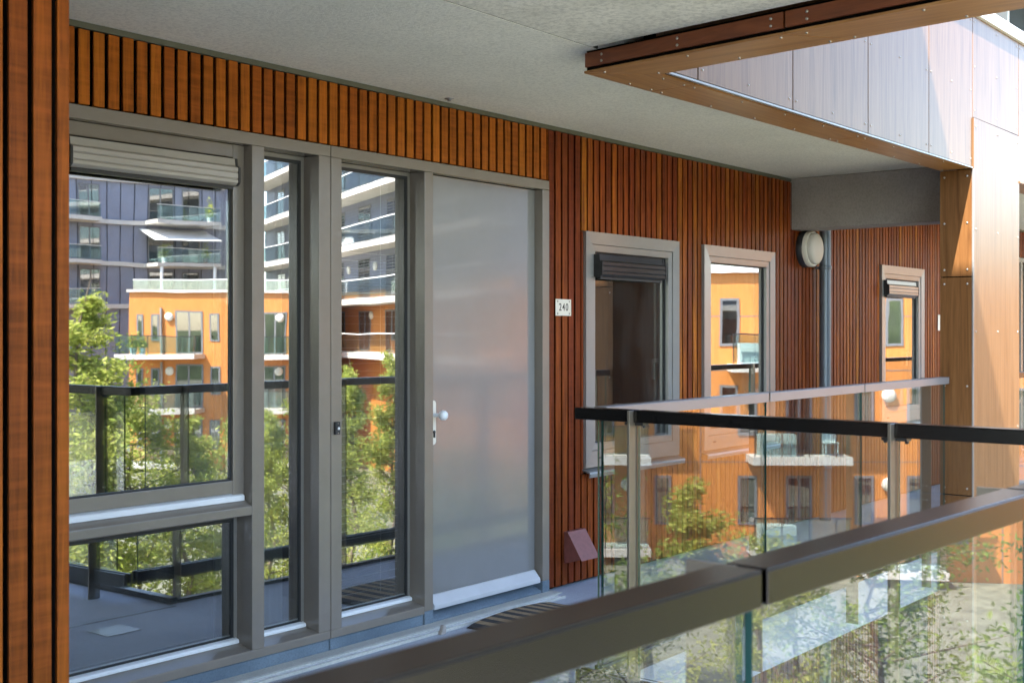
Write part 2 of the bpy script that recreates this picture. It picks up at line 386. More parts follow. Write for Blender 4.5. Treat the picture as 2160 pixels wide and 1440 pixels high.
MB().box(4.46, 26, 3.0, 4.44, 5.7, 5.95).build('upper_slab', M['bslab'], B)
MB().box(4.46, 26, 2.97, 2.998, 5.72, 6.02).build('upper_slab_flashing', M['white'], B)

# ------------------------------------------------------------------ entrance: frame, glazing and door
def entrance(E):
    y0, y1 = D-0.010, D+0.135
    fr = MB()
    for a, b in ((ENT[0], 2.69), (3.661, 3.733), (4.070, 4.1465), (4.1505, 4.221)): fr.box(a, b, y0, y1, 0.041, 2.344)
    for a, b in ((4.822, 4.889), (5.858, 5.925)): fr.box(a, b, y0, y1, 0.012, 2.344)
    fr.box(ENT[0], 4.1465, y0, y1, 2.345, 2.40); fr.box(4.1505, 5.925, y0, y1, 2.345, 2.40)
    for a, b in ((ENT[0], 4.1465), (4.1505, 4.889)):          # bottom member, with a sloping sill
        b2 = 4.8215 if b > 4.5 else b
        fr.prof([(y0, 0.0), (y1, 0.0), (y1, 0.064), (y0+0.09, 0.062), (y0+0.004, 0.041), (y0, 0.038)], a, b2)
    fr.prof([(y0, 0.658), (y1, 0.658), (y1, 0.735), (y0+0.055, 0.728), (y0+0.006, 0.702), (y0, 0.698)], 2.6905, 3.6605)
    f = fr.build('entrance_frame', M['taupe'], E, 0.003, 2)
    # opening window over a fixed light
    w = MB(); ys, ye = D+0.045, D+0.10
    w.box(2.69, 2.752, ys, ye, 0.745, 2.344); w.box(3.596, 3.660, ys, ye, 0.745, 2.344)
    w.box(2.7525, 3.5955, ys, ye, 0.757, 0.817); w.box(2.7525, 3.5955, ys, ye, 2.285, 2.344)
    w = w.build('window', M['taupe'], E, 0.003, 2); w['label'] = 'opening window above a fixed light'
    def pane(parent, x0, x1, z0, z1, y, gk=0.012):
        q = MB().box(x0, x1, y, y+0.024, z0, z1).build('pane', M['pane'], parent)
        gm = MB()
        gm.box(x0, x0+gk, y-0.006, y-0.001, z0, z1); gm.box(x1-gk, x1, y-0.006, y-0.001, z0, z1)
        gm.box(x0+gk, x1-gk, y-0.006, y-0.001, z1-gk, z1); gm.box(x0+gk, x1-gk, y-0.006, y-0.001, z0, z0+gk*0.6)
        gm.build('gasket', M['gasket'], parent)
    pane(w, 2.7525, 3.5955, 0.8175, 2.2845, D+0.062)
    def bead(parent, x0, x1, z, y, h=0.032):
        MB().prof([(y, z), (y+0.045, z), (y+0.045, z+h+0.012), (y+0.03, z+h), (y+0.004, z+h-0.008), (y, z+h-0.014)], x0, x1).build('glazing_bead', M['white_alu'], parent, 0.002)
    bead(w, 2.7, 3.65, 0.722, D+0.028, 0.034)
    for x0, x1, z1, lb in ((2.6905, 3.6605, 0.6575, 'low fixed pane'), (3.7335, 4.0695, 2.3445, 'narrow tall sidelight'), (4.2215, 4.8215, 2.3445, 'wide tall sidelight')):
        wf = MB(); k = 0.022
        wf.box(x0, x0+k, D+0.095, D+0.13, 0.066, z1); wf.box(x1-k, x1, D+0.095, D+0.13, 0.066, z1); wf.box(x0+k, x1-k, D+0.095, D+0.13, z1-k, z1)
        wf = wf.build('fixed_light', M['taupe_dark'], E, 0.002); wf['label'] = lb
        pane(wf, x0+k, x1-k, 0.088, z1-k, D+0.10, 0.016)
        bead(wf, x0+0.004, x1-0.004, 0.062, D+0.075, 0.026)
    # stone plinth under the frame, blocks under the jambs, threshold
    pl = MB()
    pl.box(ENT[0], 4.145, D, D+0.12, FZ+0.001, -0.003); pl.box(4.152, 4.8205, D, D+0.12, FZ+0.001, -0.003)
    pl.box(4.8215, 4.8895, D-0.011, D+0.12, FZ+0.001, 0.0115); pl.box(5.8575, 5.9255, D-0.011, D+0.12, FZ+0.001, 0.0115)
    pl.prof([(D+0.0, FZ+0.001), (D+0.12, FZ+0.001), (D+0.12, -0.012), (D+0.06, -0.016), (D+0.0, -0.045)], 4.890, 5.857)
    pl.build('stone_plinth', M['plinth'], E, 0.003)
    # door leaf
    d = MB().box(4.892, 5.855, D+0.047, D+0.10, 0.002, 2.342).build('door', M['door'], E, 0.003, 2)
    MB().prof([(D+0.046, 0.004), (D+0.046, 0.078), (D+0.036, 0.078), (D-0.006, 0.030), (D-0.006, 0.006)], 4.905, 5.842).build('weather_bar', plain('door_bar_paint', (0.55,0.55,0.57), 0.3, spec=0.7, var=0.05), d, 0.002)
    cz, cx = 1.045, 4.945
    es = MB(); n = 9; r = 0.019; zc0, zc1 = 0.885, 1.125
    pts = [(cx + r*math.cos(math.pi*k/(n-1)), zc1 - r + r*math.sin(math.pi*k/(n-1))) for k in range(n)] + [(cx - r*math.cos(math.pi*k/(n-1)), zc0 + r - r*math.sin(math.pi*k/(n-1))) for k in range(n)]
    L = len(pts); ya, yb = D+0.036, D+0.0468
    es.add([(x, ya, z) for x, z in pts]+[(x, yb, z) for x, z in pts], [tuple(range(L))]+[(i, L+i, L+(i+1) % L, (i+1) % L) for i in range(L)])
    es.build('escutcheon', M['cream'], d, 0.002)
    k = MB().ring((cx+0.002, D+0.036, cz), (0.25, -1, 0), [(0.011, 0), (0.010, 0.028), (0.013, 0.034), (0.022, 0.040), (0.0275, 0.052), (0.026, 0.066), (0.018, 0.076), (0.004, 0.0795)], 28)
    k.build('door_knob', M['white_alu'], d)
    MB().ring((cx, D+0.036, 0.955), (0, -1, 0), [(0.0085, 0), (0.0085, 0.006), (0.004, 0.0065)], 16).box(cx-0.004, cx+0.004, D+0.028, D+0.036, 0.925, 0.95).build('lock_cylinder', M['black_steel'], d)
E1 = entrance(B)
for o in list(B.children):
    if o.name.split('.')[0] in ('entrance_frame', 'window', 'fixed_light', 'stone_plinth', 'door') and o.location.length < 1e-6:
        c = copy_tree(o, B); c.location.x = ENT2
def side_window(x0, x1, box):
    z0, z1 = WZ; t = 0.076; y0 = D-0.020
    fr = MB()
    def mitre(x0, x1, z0, z1, t, tb, ya, yb, yc):            # mitred casing, inner edge set back
        o = [(x0,z0),(x1,z0),(x1,z1),(x0,z1)]; i = [(x0+t,z0+tb),(x1-t,z0+tb),(x1-t,z1-t),(x0+t,z1-t)]
        for k in range(4):
            j = (k+1) % 4
            vs = [(o[k][0],ya,o[k][1]),(o[j][0],ya,o[j][1]),(i[j][0],yb,i[j][1]),(i[k][0],yb,i[k][1]),
                  (o[k][0],yc,o[k][1]),(o[j][0],yc,o[j][1]),(i[j][0],yc,i[j][1]),(i[k][0],yc,i[k][1])]
            fr.add(vs, [(0,1,2,3),(1,0,4,5),(3,2,6,7),(7,6,5,4)])
    mitre(x0, x1, z0+0.036, z1, t, 0.10, y0, y0+0.006, D+0.10)
    w = fr.build('window', M['alu'], B, 0.0)
    fr = MB(); s = 0.042; xa, xb, za, zb = x0+t+0.003, x1-t-0.003, z0+0.139, z1-t-0.003
    mitre(xa, xb, za, zb, s, s, y0+0.012, y0+0.016, D+0.09); fr.build('sash', M['alu'], w)
    MB().box(xa+s, xb-s, D+0.03, D+0.054, za+s, zb-s).build('pane', M['pane'], w)
    gm = MB(); a, b, c, e = xa+s, xb-s, za+s, zb-s
    gm.box(a, a+0.01, D+0.02, D+0.028, c, e); gm.box(b-0.01, b, D+0.02, D+0.028, c, e); gm.box(a, b, D+0.021, D+0.029, e-0.01, e); gm.box(a, b, D+0.021, D+0.029, c, c+0.008)
    gm.build('gasket', M['gasket'], w)
    MB().prof([(D-0.060, z0), (D-0.055, z0-0.022), (D-0.05, z0-0.022), (D-0.05, z0+0.004), (D+0.05, z0+0.035), (D+0.05, z0+0.042), (D-0.055, z0+0.012)], x0-0.012, x1+0.012).build('sill', M['alu'], w)
    MB().box(x0+0.13, x0+0.165, y0-0.002, y0+0.004, z0+0.085, z0+0.095).build('drain_slot', M['gasket'], w)
    hb = MB().ring((xb-0.05, D+0.075, 1.30), (0, 1, 0), [(0.016, 0), (0.014, 0.03)], 14)
    hb.box(xb-0.062, xb-0.038, D+0.105, D+0.118, 1.17, 1.31); hb.build('handle', M['white'], w)
    return w
for x0, x1 in WX: side_window(x0, x1, None)
# concrete cross beams
for x in (9.21, 20.0):
    MB().box(x, x+0.24, 3.085, D+0.02, 2.325, CZ-0.001).build('concrete_beam', M['beamc'], B, 0.006)

# blind boxes hung over the glass (each could be unscrewed)
def blind(x0, x1, z0, z1, yb, body, label, dep=0.066):
    c = ((x0+x1)/2, yb, z0)
    o = empty('blind_box', c, label, 'blind', 'external blind boxes over the windows')
    h = z1-z0; y = yb-dep
    pr = [(yb, z1), (y+0.024, z1), (y+0.020, z1-0.27*h), (y, z1-0.34*h)]
    for fz in (0.48, 0.24): pr += [(y, z0+fz*h+0.003), (y+0.004, z0+fz*h+0.002), (y+0.004, z0+fz*h-0.002), (y, z0+fz*h-0.003)]
    pr += [(y, z0+0.10*h), (y+0.016, z0), (yb, z0)]
    MB().prof(list(reversed(pr)), x0+0.012, x1-0.012).build('casing', body, o, 0.002)
    pr2 = [(yb+0.001, z1+0.001), (y+0.022, z1+0.001), (y+0.018, z1-0.26*h), (y-0.001, z1-0.33*h), (y-0.001, z0+0.1*h), (y+0.016, z0-0.001), (yb+0.001, z0-0.001)]
    for a, b in ((x0, x0+0.0115), (x1-0.0115, x1)):
        MB().prof(list(reversed(pr2)), a, b).build('end_cap', M['gasket'], o)
    MB().prof([(yb-0.04, z0-0.001), (yb-0.04, z0-0.016), (yb-0.012, z0-0.016), (yb-0.012, z0-0.001)], x0+0.02, x1-0.02).build('bottom_bar', M['gasket'], o)
    return o
blind(2.735, 3.585, 2.150, 2.272, D+0.044, M['taupebox'], 'taupe blind box at the head of the large entrance window')
blind(6.397, 7.165, 1.845, 1.985, D-0.004, M['blackbox'], 'dark blind box on the tall window nearest the house number')
blind(11.085, 11.845, 1.845, 1.985, D-0.004, M['bronzebox'], 'bronze blind box on the far window beyond the drainpipe')
# curtain and horizontal blind inside
m = MB(); n = 60; vs = []
for k in range(n+1):
    x = 3.70+0.40*k/n; y = 4.74+0.022*math.sin(k*1.15)+0.008*math.sin(k*0.43)
    vs += [(x, y, 0.0), (x+0.006*math.sin(k), y+0.01, 2.33)]
m.add(vs, [(2*k, 2*k+2, 2*k+3, 2*k+1) for k in range(n)], 0, True)
c = m.build('curtain', M['curtain']); sd = c.modifiers.new('solidify', 'SOLIDIFY'); sd.thickness = 0.003
tag(c, 'pale pleated curtain hanging behind the narrow sidelight', 'curtain')
m = MB()
for k in range(44): m.box(4.245, 4.80, 4.61, 4.628, 0.14+k*0.041, 0.1412+k*0.041)
for x in (4.36, 4.68): m.box(x, x+0.0012, 4.618, 4.620, 0.12, 2.3)
tag(m.build('venetian_blind', M['white']), 'open venetian blind behind the wide sidelight next to the door', 'blind')

# ------------------------------------------------------------------ projecting slatted pier at the left
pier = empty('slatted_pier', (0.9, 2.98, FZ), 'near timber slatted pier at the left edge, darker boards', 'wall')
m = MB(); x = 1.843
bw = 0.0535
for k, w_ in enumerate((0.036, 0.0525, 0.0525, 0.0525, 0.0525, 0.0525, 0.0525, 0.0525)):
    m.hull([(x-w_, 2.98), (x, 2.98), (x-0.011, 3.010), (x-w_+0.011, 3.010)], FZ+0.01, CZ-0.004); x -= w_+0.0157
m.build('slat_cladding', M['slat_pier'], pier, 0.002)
MB().box(0.9, 1.835, 3.035, D-0.02, FZ+0.001, CZ-0.002).build('core', M['black'], pier)

# ------------------------------------------------------------------ timber edge round the opening, column
SZ = 2.64
edge = empty('gallery_edge', (4.49, 3.164, SZ), 'oak board soffit and fascia framing the roof opening over the gallery', 'fascia')
O0, O1 = Vector((4.49, 3.164)), Vector((4.16, 0.0))
I0, I1 = Vector((4.72, 2.915)), Vector((4.44, 0.0))
Q0, Q1 = Vector((8.745, 3.072)), Vector((8.745, 2.850))
def along(a, b, t): return a + (b-a)*t
def soffit(quad, mt, riv):
    m = MB(); a = [tuple(q) for q in quad]
    ar = sum(a[i][0]*a[(i+1) % 4][1]-a[(i+1) % 4][0]*a[i][1] for i in range(4))
    if ar < 0: a.reverse()
    m.hull(a, SZ, SZ+0.010, 0)
    for p in riv: m.rivet((p[0], p[1], SZ), (0, 0, -1))
    m.build('soffit_board', [mt, M['steel']], edge)
# cross leg (towards the camera side)
cuts = [0.0, 0.322, 0.66, 1.0]
for a, b in zip(cuts, cuts[1:]):
    e = 0.0012
    q = [along(O0, O1, a+e if a else 0), along(O0, O1, b-e), along(I0, I1, b-e), along(I0, I1, a+e if a else 0)]
    if a == 0: q = [O0, along(O0, O1, b-e), along(I0, I1, b-e), I0]
    riv = []
    for t in (a+0.018, (a+b)/2, b-0.018):
        for s in (0.14, 0.86): riv.append(along(along(O0, O1, t), along(I0, I1, t), s))
    soffit(q, M['oak_y'], riv)
# long leg (along the gallery)
cx_ = [None, 5.02, 6.95, 8.745]
def outl(x): return Vector((x, 3.164+(3.072-3.164)*(x-4.49)/(8.745-4.49)))
def inl(x): return Vector((x, 2.915+(2.850-2.915)*(x-4.72)/(8.745-4.72)))
prev = None
for x in (5.02, 6.95, 8.745):
    if prev is None: q = [O0+Vector((0.004, 0.0)), outl(x-0.003), inl(x-0.003), I0+Vector((0.004, 0.0))]; xs_ = (4.80, 4.98)
    else: q = [outl(prev+0.003), outl(x-0.003), inl(x-0.003), inl(prev+0.003)]; xs_ = [prev+0.05 + (x-prev-0.1)*k/4 for k in range(5)]
    soffit(q, M['oak_x'], [along(outl(t), inl(t), s) for t in xs_ for s in (0.13, 0.87)])
    prev = x
q = [(9.80, 3.05), (22, 2.95), (22, 2.75), (9.80, 2.835)]
soffit([Vector(p) for p in q], M['oak_x'], [])
# fascia boards facing the landing, above the cross leg
def seg_fascia(a, b):
    p, q = along(O0, O1, a), along(O0, O1, b); d = (q-p).normalized(); n = Vector((d.y, -d.x))
    if n.x > 0: n = -n
    m = MB().obox(p, d, n, 0.005, (q-p).length-0.006, -0.012, 0.0, SZ+0.026, CZ-0.012, 0)
    L = (q-p).length
    for s in (0.10, L*0.5, L-0.06):
        for z in (SZ+0.042, CZ-0.03):
            c = p+d*s; m.rivet((c.x+n.x*0.0, c.y+n.y*0.0, z), (n.x, n.y, 0))
    m.build('fascia_board', [M['fascia_shaded'], M['steel']], edge)
for a, b in ((0.0, 0.322), (0.322, 0.66), (0.66, 1.0)): seg_fascia(a, b)
d_ = (O1-O0).normalized()
MB().obox(O0, d_, Vector((1, 0)), 0.004, 3.16, 0.016, 0.06, SZ+0.0105, CZ+0.001).build('backing_batten', M['black'], edge)
MB().hull([(4.50, 3.155), (4.56, 3.09), (8.74, 3.01), (8.74, 3.066)], SZ+0.0105, CZ+0.001).build('backing_batten', M['black'], edge)
# inner fascia of the landing side (up above the opening)
MB().obox(I0, (I1-I0).normalized(), Vector((1, 0)), 0.0, 3.0, -0.03, -0.008, SZ+0.012, 3.85).build('inner_fascia', M['oak_v'], edge)
# upright panels over the long leg
def ply(x): return 2.872+(2.848-2.872)*(x-4.9)/(9.8-4.9)
PX = [4.74, 4.985, 5.96, 6.94, 7.92, 8.764, 9.81, 10.78, 11.75, 12.72, 13.69, 14.66]
for i, (a, b) in enumerate(zip(PX, PX[1:])):
    m = MB(); a2, b2 = a+0.0055, b-0.0055; z0 = SZ+0.016 if b < 8.8 or a > 9.7 else 3.004; z1 = 3.715
    m.hull([(a2, ply(a2)), (b2, ply(b2)), (b2, ply(b2)+0.010), (a2, ply(a2)+0.010)], z0, z1)
    for x in (a2+0.035, (a+b)/2, b2-0.035):
        zz = (z0+0.05, (z0+z1)/2, z1-0.04)
        for z in zz:
            if b-a > 0.4 or x != (a+b)/2: m.rivet((x, ply(x), z), (0, -1, 0))
    m.build('upright_panel', [M['oak_v'], M['steel']], edge)
MB().hull([(4.72, 2.885), (16, 2.835), (16, 2.96), (4.72, 3.0)], SZ+0.0105, 3.70).build('panel_backing', M['black'], edge)
MB().hull([(4.725, 2.868), (8.74, 2.844), (8.74, 2.872), (4.725, 2.884)], SZ+0.0005, SZ+0.0100).build('edge_trim', M['alu'], edge)
MB().hull([(4.72, ply(4.72)-0.026), (16, ply(16)-0.026), (16, ply(16)+0.2), (4.72, ply(4.72)+0.2)], 3.718, 3.805).build('parapet_flashing', M['white'], edge, 0.004)

colm = empty('clad_column', (9.27, 2.95, -6.2), 'tall oak clad column carrying the gallery edge by the roof opening', 'column')
zl = [-6.19, -3.0, -1.4, 0.35, 1.885, 2.6395]
for a, b in zip(zl, zl[1:]):
    m = MB().box(8.745, 8.757, 2.852, 3.075, a+0.004, b-0.004)
    for y in (2.885, 3.045):
        for z in (a+0.05, (a+b)/2, b-0.05): m.rivet((8.745, y, z), (-1, 0, 0), 0.008)
    m.build('side_panel', [M['oak_shaded'], M['steel']], colm)
zl = [-6.19, -3.0, 0.0, 3.0]
for a, b in zip(zl, zl[1:]):
    m = MB().box(8.7575, 9.812, 2.843, 2.855, a+0.004, b-0.004)
    for x in (8.80, 9.29, 9.775):
        for z in [a+0.06+(b-a-0.12)*k/4 for k in range(5)]: m.rivet((x, 2.843, z), (0, -1, 0), 0.008)
    m.build('front_panel', [M['oak_v'], M['steel']], colm)
MB().box(8.758, 9.811, 3.0625, 3.075, -6.19, SZ-0.002).build('rear_panel', M['oak_v'], colm)
MB().box(9.80, 9.812, 2.856, 3.062, -6.19, SZ-0.002).build('side_panel', M['oak_v'], colm)
MB().box(8.758, 9.799, 2.857, 3.061, -6.195, SZ-0.003).build('core', M['black'], colm)
MB().box(8.7425, 8.7565, 2.8405, 2.8515, -6.19, SZ-0.002).build('corner_trim', M['alu'], colm)
tag(MB().box(8.46, 8.62, 3.12, 3.26, -6.2, FZ-0.2855).build('steel_post', plain('dark_post_paint', (0.05,0.045,0.055), 0.4)), 'dark steel post under the slab edge beside the column', 'post')

# ------------------------------------------------------------------ glass railings
def railing(p0, p1, cuts, posts, side, label, zt=1.181, w=0.062, h=0.048, gz0=0.12, bottom=True, pz0=FZ, post_in=0.02, post_out=0.026, glass_ends=(0.1, 0.05), glass_off=0.0, bracket=True, rail_mat='bronze'):
    p0, p1 = Vector(p0), Vector(p1); d = (p1-p0).normalized(); L = (p1-p0).length
    n = Vector((-d.y, d.x))*side                      # towards the posts
    root = empty('glass_railing', ((p0.x+p1.x)/2, (p0.y+p1.y)/2, FZ), label, 'railing', 'glass railings with dark metal handrails')
    cs = [0.0]+list(cuts)+[L]
    for a, b in zip(cs, cs[1:]):
        e0 = 0.0075 if a > 0 else 0; e1 = 0.0075 if b < L else 0
        m = MB(); t = 0.0035; s0, s1 = a+e0, b-e1; hw = w/2
        m.obox(p0, d, n, s0, s1, -hw, hw, zt-t, zt); m.obox(p0, d, n, s0, s1, -hw, -hw+t, zt-h, zt-t); m.obox(p0, d, n, s0, s1, hw-t, hw, zt-h, zt-t)
        m.obox(p0, d, n, s0, s1, -hw+t, hw-t, zt-h, zt-h+t)
        m.build('handrail', M[rail_mat], root, 0.0012)
        ga, gb = s0+(glass_ends[0] if a == 0 else 0.004), s1-(glass_ends[1] if b == L else 0.004)
        gm = MB(); g = 0.006
        q = [p0+d*ga+n*(glass_off-g), p0+d*gb+n*(glass_off-g), p0+d*gb+n*(glass_off+g), p0+d*ga+n*(glass_off+g)]
        z0, z1 = gz0, zt-h-0.001
        vs = [(v.x, v.y, z0) for v in q]+[(v.x, v.y, z1) for v in q]
        flip = side < 0
        fs = [(0,3,2,1),(4,5,6,7),(0,1,5,4),(1,2,6,5),(2,3,7,6),(3,0,4,7)]
        if flip: fs = [tuple(reversed(f)) for f in fs]
        gm.add(vs, [fs[2], fs[4]], 0); gm.add(vs, [fs[0], fs[1], fs[3], fs[5]], 1)
        gm.build('glass_pane', [M['rail_glass'], M['glass_edge']], root)
        if bottom:
            m = MB(); zb = 0.030
            m.obox(p0, d, n, s0, s1, glass_off-0.026, glass_off-0.010, zb, zb+0.075); m.obox(p0, d, n, s0, s1, glass_off+0.010, glass_off+0.026, zb, zb+0.075); m.obox(p0, d, n, s0, s1, glass_off-0.010, glass_off+0.010, zb, zb+0.02)
            m.build('bottom_rail', M['black_steel'], root, 0.001)
    for s in posts:
        m = MB().obox(p0, d, n, s-0.0055, s+0.0055, 0.012 if not post_in else -post_in, w/2+post_out, pz0, zt-0.0015)
        po = m.build('post', M['bronze_post'], root, 0.001)
        if bracket:
            b = MB().obox(p0, d, n, s-0.045, s+0.045, w/2-0.05, w/2-0.012, zt-h-0.012, zt-h-0.002)
            for e in (-0.038, 0.038):
                c = p0+d*(s+e)+n*(w/2-0.03); b.ring((c.x, c.y, zt-h-0.0125), (0, 0, -1), [(0.007, 0), (0.007, 0.007), (0.004, 0.009)], 10)
            b.build('bracket', M['black_steel'], po)
    return root
# crossing rail (runs away from the facade); posts on the landing side
c0, c1 = Vector((4.158, 2.955)), Vector((4.045, 0.86))
dd = (c1-c0).normalized()
def s_at(y): return (y-c0.y)/dd.y
pc = [s_at(2.665), s_at(1.585)]
railing(c0, c1, pc, pc, -1, 'glass railing crossing between the near handrail and the long far railing', glass_ends=(0.10, 0.03))
# long rail along the far gallery; posts on the gallery side
r0, r1 = Vector((4.235, 2.905)), Vector((8.72, 3.032))
pr_ = [((x-r0.x)/(r1-r0).normalized().x) for x in (4.49, 5.80, 7.12, 8.46)]
railing(r0, r1, pr_[1:3], pr_, 1, 'long glass railing along the far gallery, running back to the oak column', gz0=0.06, pz0=FZ-0.2, post_in=0.0, post_out=0.055, glass_ends=(0.02, 0.02), bracket=False, rail_mat='grey_anod')
railing((9.85, 2.98), (16.5, 2.86), (1.6, 3.2, 4.8), (1.6, 3.2, 4.8), 1, 'glass railing of the next gallery bay beyond the column', gz0=-0.03, bottom=False, pz0=FZ-0.2, post_in=0.0, bracket=False)
# near rail right in front of the camera; posts on the far side
n0 = Vector((-0.9, 0.862)); nd_ = Vector((1, -0.0436)).normalized(); n1 = n0+nd_*4.90
ps = [((x+0.9)/nd_.x) for x in (0.39, 1.437, 2.482, 3.527)]
railing(n0, n1, ps, ps, 1, 'near glass railing with a broad blurred bronze handrail in the foreground', post_in=0.0, post_out=0.055, glass_ends=(0.03, 0.03), bracket=False, gz0=-0.25, bottom=False, pz0=FZ-0.2)

# ------------------------------------------------------------------ small things on the wall and floor
lamp = empty('wall_lamp', (9.43, D, 2.18), 'round wall lamp with cream cover under the concrete beam', 'lamp')
MB().ring((9.43, D, 2.18), (0, -1, 0), [(0.150, 0), (0.150, 0.045), (0.142, 0.052)], 48).build('base', M['black_steel'], lamp)
MB().ring((9.43, D-0.052, 2.18), (0, -1, 0), [(0.147, 0), (0.147, 0.030), (0.138, 0.036)], 48).build('ring', M['cream'], lamp)
MB().ring((9.43, D-0.088, 2.18), (0, -1, 0), [(0.128, 0), (0.128, 0.024), (0.118, 0.034), (0.09, 0.040), (0.01, 0.043)], 48).build('cover', M['lampglass'], lamp)
pipe = empty('drainpipe', (9.66, D-0.085, FZ), 'grey zinc drainpipe beside the round wall lamp', 'pipe')
m = MB().tube((9.66, D-0.085, FZ), (9.66, D-0.085, CZ-0.002), 0.048, seg=28).build('pipe', M['pipe'], pipe)
MB().tube((9.66, D-0.085, -6.2), (9.66, D-0.085, FZ-0.286), 0.048, seg=28).build('lower_pipe', M['pipe'], pipe)
for z in (2.02, 0.35): MB().ring((9.66, D-0.085, z), (0, 0, 1), [(0.0505, 0), (0.053, 0.003), (0.053, 0.03), (0.0505, 0.033)], 28).box(9.655, 9.665, D-0.04, D+0.002, z+0.006, z+0.026).build('clip', M['pipe'], pipe)

npl = empty('house_number', (6.072, D, 1.59), 'cream metal house number plate reading 240 beside the door', 'sign')
m = MB().box(5.992, 6.152, D-0.0075, D-0.0035, 1.594, 1.695)
m.build('plate', M['cream'], npl, 0.0015)
for x in (6.012, 6.132):
    for z in (1.608, 1.682):
        MB().ring((x, D-0.0076, z), (0, -1, 0), [(0.0062, -0.002), (0.0062, 0.0015), (0.003, 0.003)], 14).build('screw', M['steel'], npl)
fc = bpy.data.curves.new('numerals', 'FONT'); fc.body = '240'; fc.size = 0.064; fc.align_x = 'CENTER'; fc.align_y = 'CENTER'; fc.extrude = 0.0006; fc.offset = 0.0004; fc.space_character = 1.25
to = bpy.data.objects.new('numerals_curve', fc); COL.objects.link(to)
me = bpy.data.meshes.new_from_object(to.evaluated_get(bpy.context.evaluated_depsgraph_get()))
bpy.data.objects.remove(to)
me.materials.clear(); me.materials.append(M['ink'])
me.transform(Matrix.Translation((0, -0.0082, 0.0545)) @ Matrix.Rotation(R(90), 4, 'X') @ Matrix.Diagonal((0.86, 1.0, 1, 1)))
no = bpy.data.objects.new('numerals', me); COL.objects.link(no); no.parent = npl
# the neighbour's number plate at the right, no readable number
np2 = MB().box(12.55, 12.69, D-0.0075, D-0.0035, 1.52, 1.68).build('house_number', M['cream'], None, 0.0015)
tag(np2, 'small cream wall plate at the far end beside the column', 'sign')

bell = empty('doorbell', (4.1815, D-0.010, 0.995), 'small black doorbell with round white button on the frame post', 'doorbell')
MB().box(4.166, 4.197, D-0.026, D-0.0105, 0.992, 1.054).build('case', M['gasket'], bell, 0.002)
MB().ring((4.1815, D-0.026, 1.022), (0, -1, 0), [(0.0105, 0), (0.0105, 0.002), (0.008, 0.0035)], 20).build('bezel', M['black_steel'], bell)
MB().ring((4.1815, D-0.0292, 1.022), (0, -1, 0), [(0.0072, 0), (0.0068, 0.003), (0.002, 0.004)], 20).build('button', M['white'], bell)
for z in (0.9995, 1.0465): MB().ring((4.1815, D-0.026, z), (0, -1, 0), [(0.0028, -0.0005), (0.0024, 0.001)], 10).build('screw', M['steel'], bell)

cw = empty('vent_cowl', (6.19, D, 0.09), 'red brown sloping metal vent cowl low on the slats', 'vent')
xa, xb, z0, z1 = 6.085, 6.262, 0.085, 0.272
for x in (xa, xb-0.0025):
    MB().prof([(D-0.002, z1), (D-0.002, z0), (D-0.010, z0), (D-0.13, z0+0.035), (D-0.028, z1)], x, x+0.0025).build('side_cheek', M['cowl'], cw)
MB().prof([(D-0.002, z1+0.001), (D-0.030, z1+0.001), (D-0.135, z0+0.030), (D-0.135, z0+0.026), (D-0.138, z0+0.028), (D-0.033, z1+0.007), (D-0.002, z1+0.007)], xa-0.006, xb+0.006).build('hood', M['cowl'], cw, 0.0012)
MB().box(xa+0.003, xb-0.003, D-0.006, D-0.0025, z0, z1-0.001).build('back_plate', M['black'], cw)

dc = empty('drain_channel', (4.0, 4.31, FZ), 'pale concrete ledge and metal drain channel at the foot of the wall', 'drain')
MB().box(1.9, 5.95, 4.352, D-0.002, FZ+0.0005, FZ+0.010).build('ledge', M['ledge'], dc, 0.004)
MB().box(1.9, 5.86, 4.318, 4.324, FZ+0.0005, FZ+0.016).box(1.9, 5.86, 4.262, 4.268, FZ+0.0005, FZ+0.016).box(1.9, 5.86, 4.3245, 4.3505, FZ+0.0005, FZ+0.004).build('channel_edge', M['ledge'], dc, 0.001)
MB().box(1.9, 5.86, 4.2685, 4.3175, FZ+0.0005, FZ+0.006).build('channel_cover', M['white_alu'], dc)
ds = MB().add([(4.735,4.235,FZ+0.0005),(4.775,4.235,FZ+0.0005),(4.775,4.259,FZ+0.0005),(4.735,4.259,FZ+0.0005),(4.755,4.235,FZ+0.048),(4.775,4.235,FZ+0.044),(4.775,4.259,FZ+0.044),(4.755,4.259,FZ+0.048)],
     [(0,3,2,1),(4,5,6,7),(0,1,5,4),(1,2,6,5),(2,3,7,6),(3,0,4,7)]).build('door_wedge', M['beamc'], None, 0.003)
tag(ds, 'small grey door wedge standing on the floor by the drain channel', 'door wedge')
m = MB(); N = 34; x0, x1, ya, yb = 4.93, 5.66, 3.74, 4.235
for k in range(N):
    a = x0+(x1-x0)*k/N; b = x0+(x1-x0)*(k+1)/N
    def zt_(x): return FZ+0.014+0.028*math.sin(math.pi*(x-x0)/(x1-x0))**0.6
    vs = [(a,ya,FZ+0.001),(b,ya,FZ+0.001),(b,yb,FZ+0.001),(a,yb,FZ+0.001),(a,ya,zt_(a)),(b,ya,zt_(b)),(b,yb-0.02,zt_(b)),(a,yb-0.02,zt_(a))]
    m.add(vs, [(0,3,2,1),(4,5,6,7),(0,1,5,4),(1,2,6,5),(2,3,7,6),(3,0,4,7)], 0 if (k // 2) % 2 else 1)
tag(m.build('doormat', [M['mat_tan'], M['mat_dark']]), 'striped tan and black coir doormat in front of the door', 'doormat')
tag(MB().ring((4.944, 4.364, CZ), (0, 0, -1), [(0.026, -0.001), (0.026, 0.004), (0.012, 0.006), (0.010, 0.014), (0.002, 0.015)], 20).build('ceiling_anchor', M['alu']), 'small round fixing left in the concrete ceiling above the door', 'fixing')
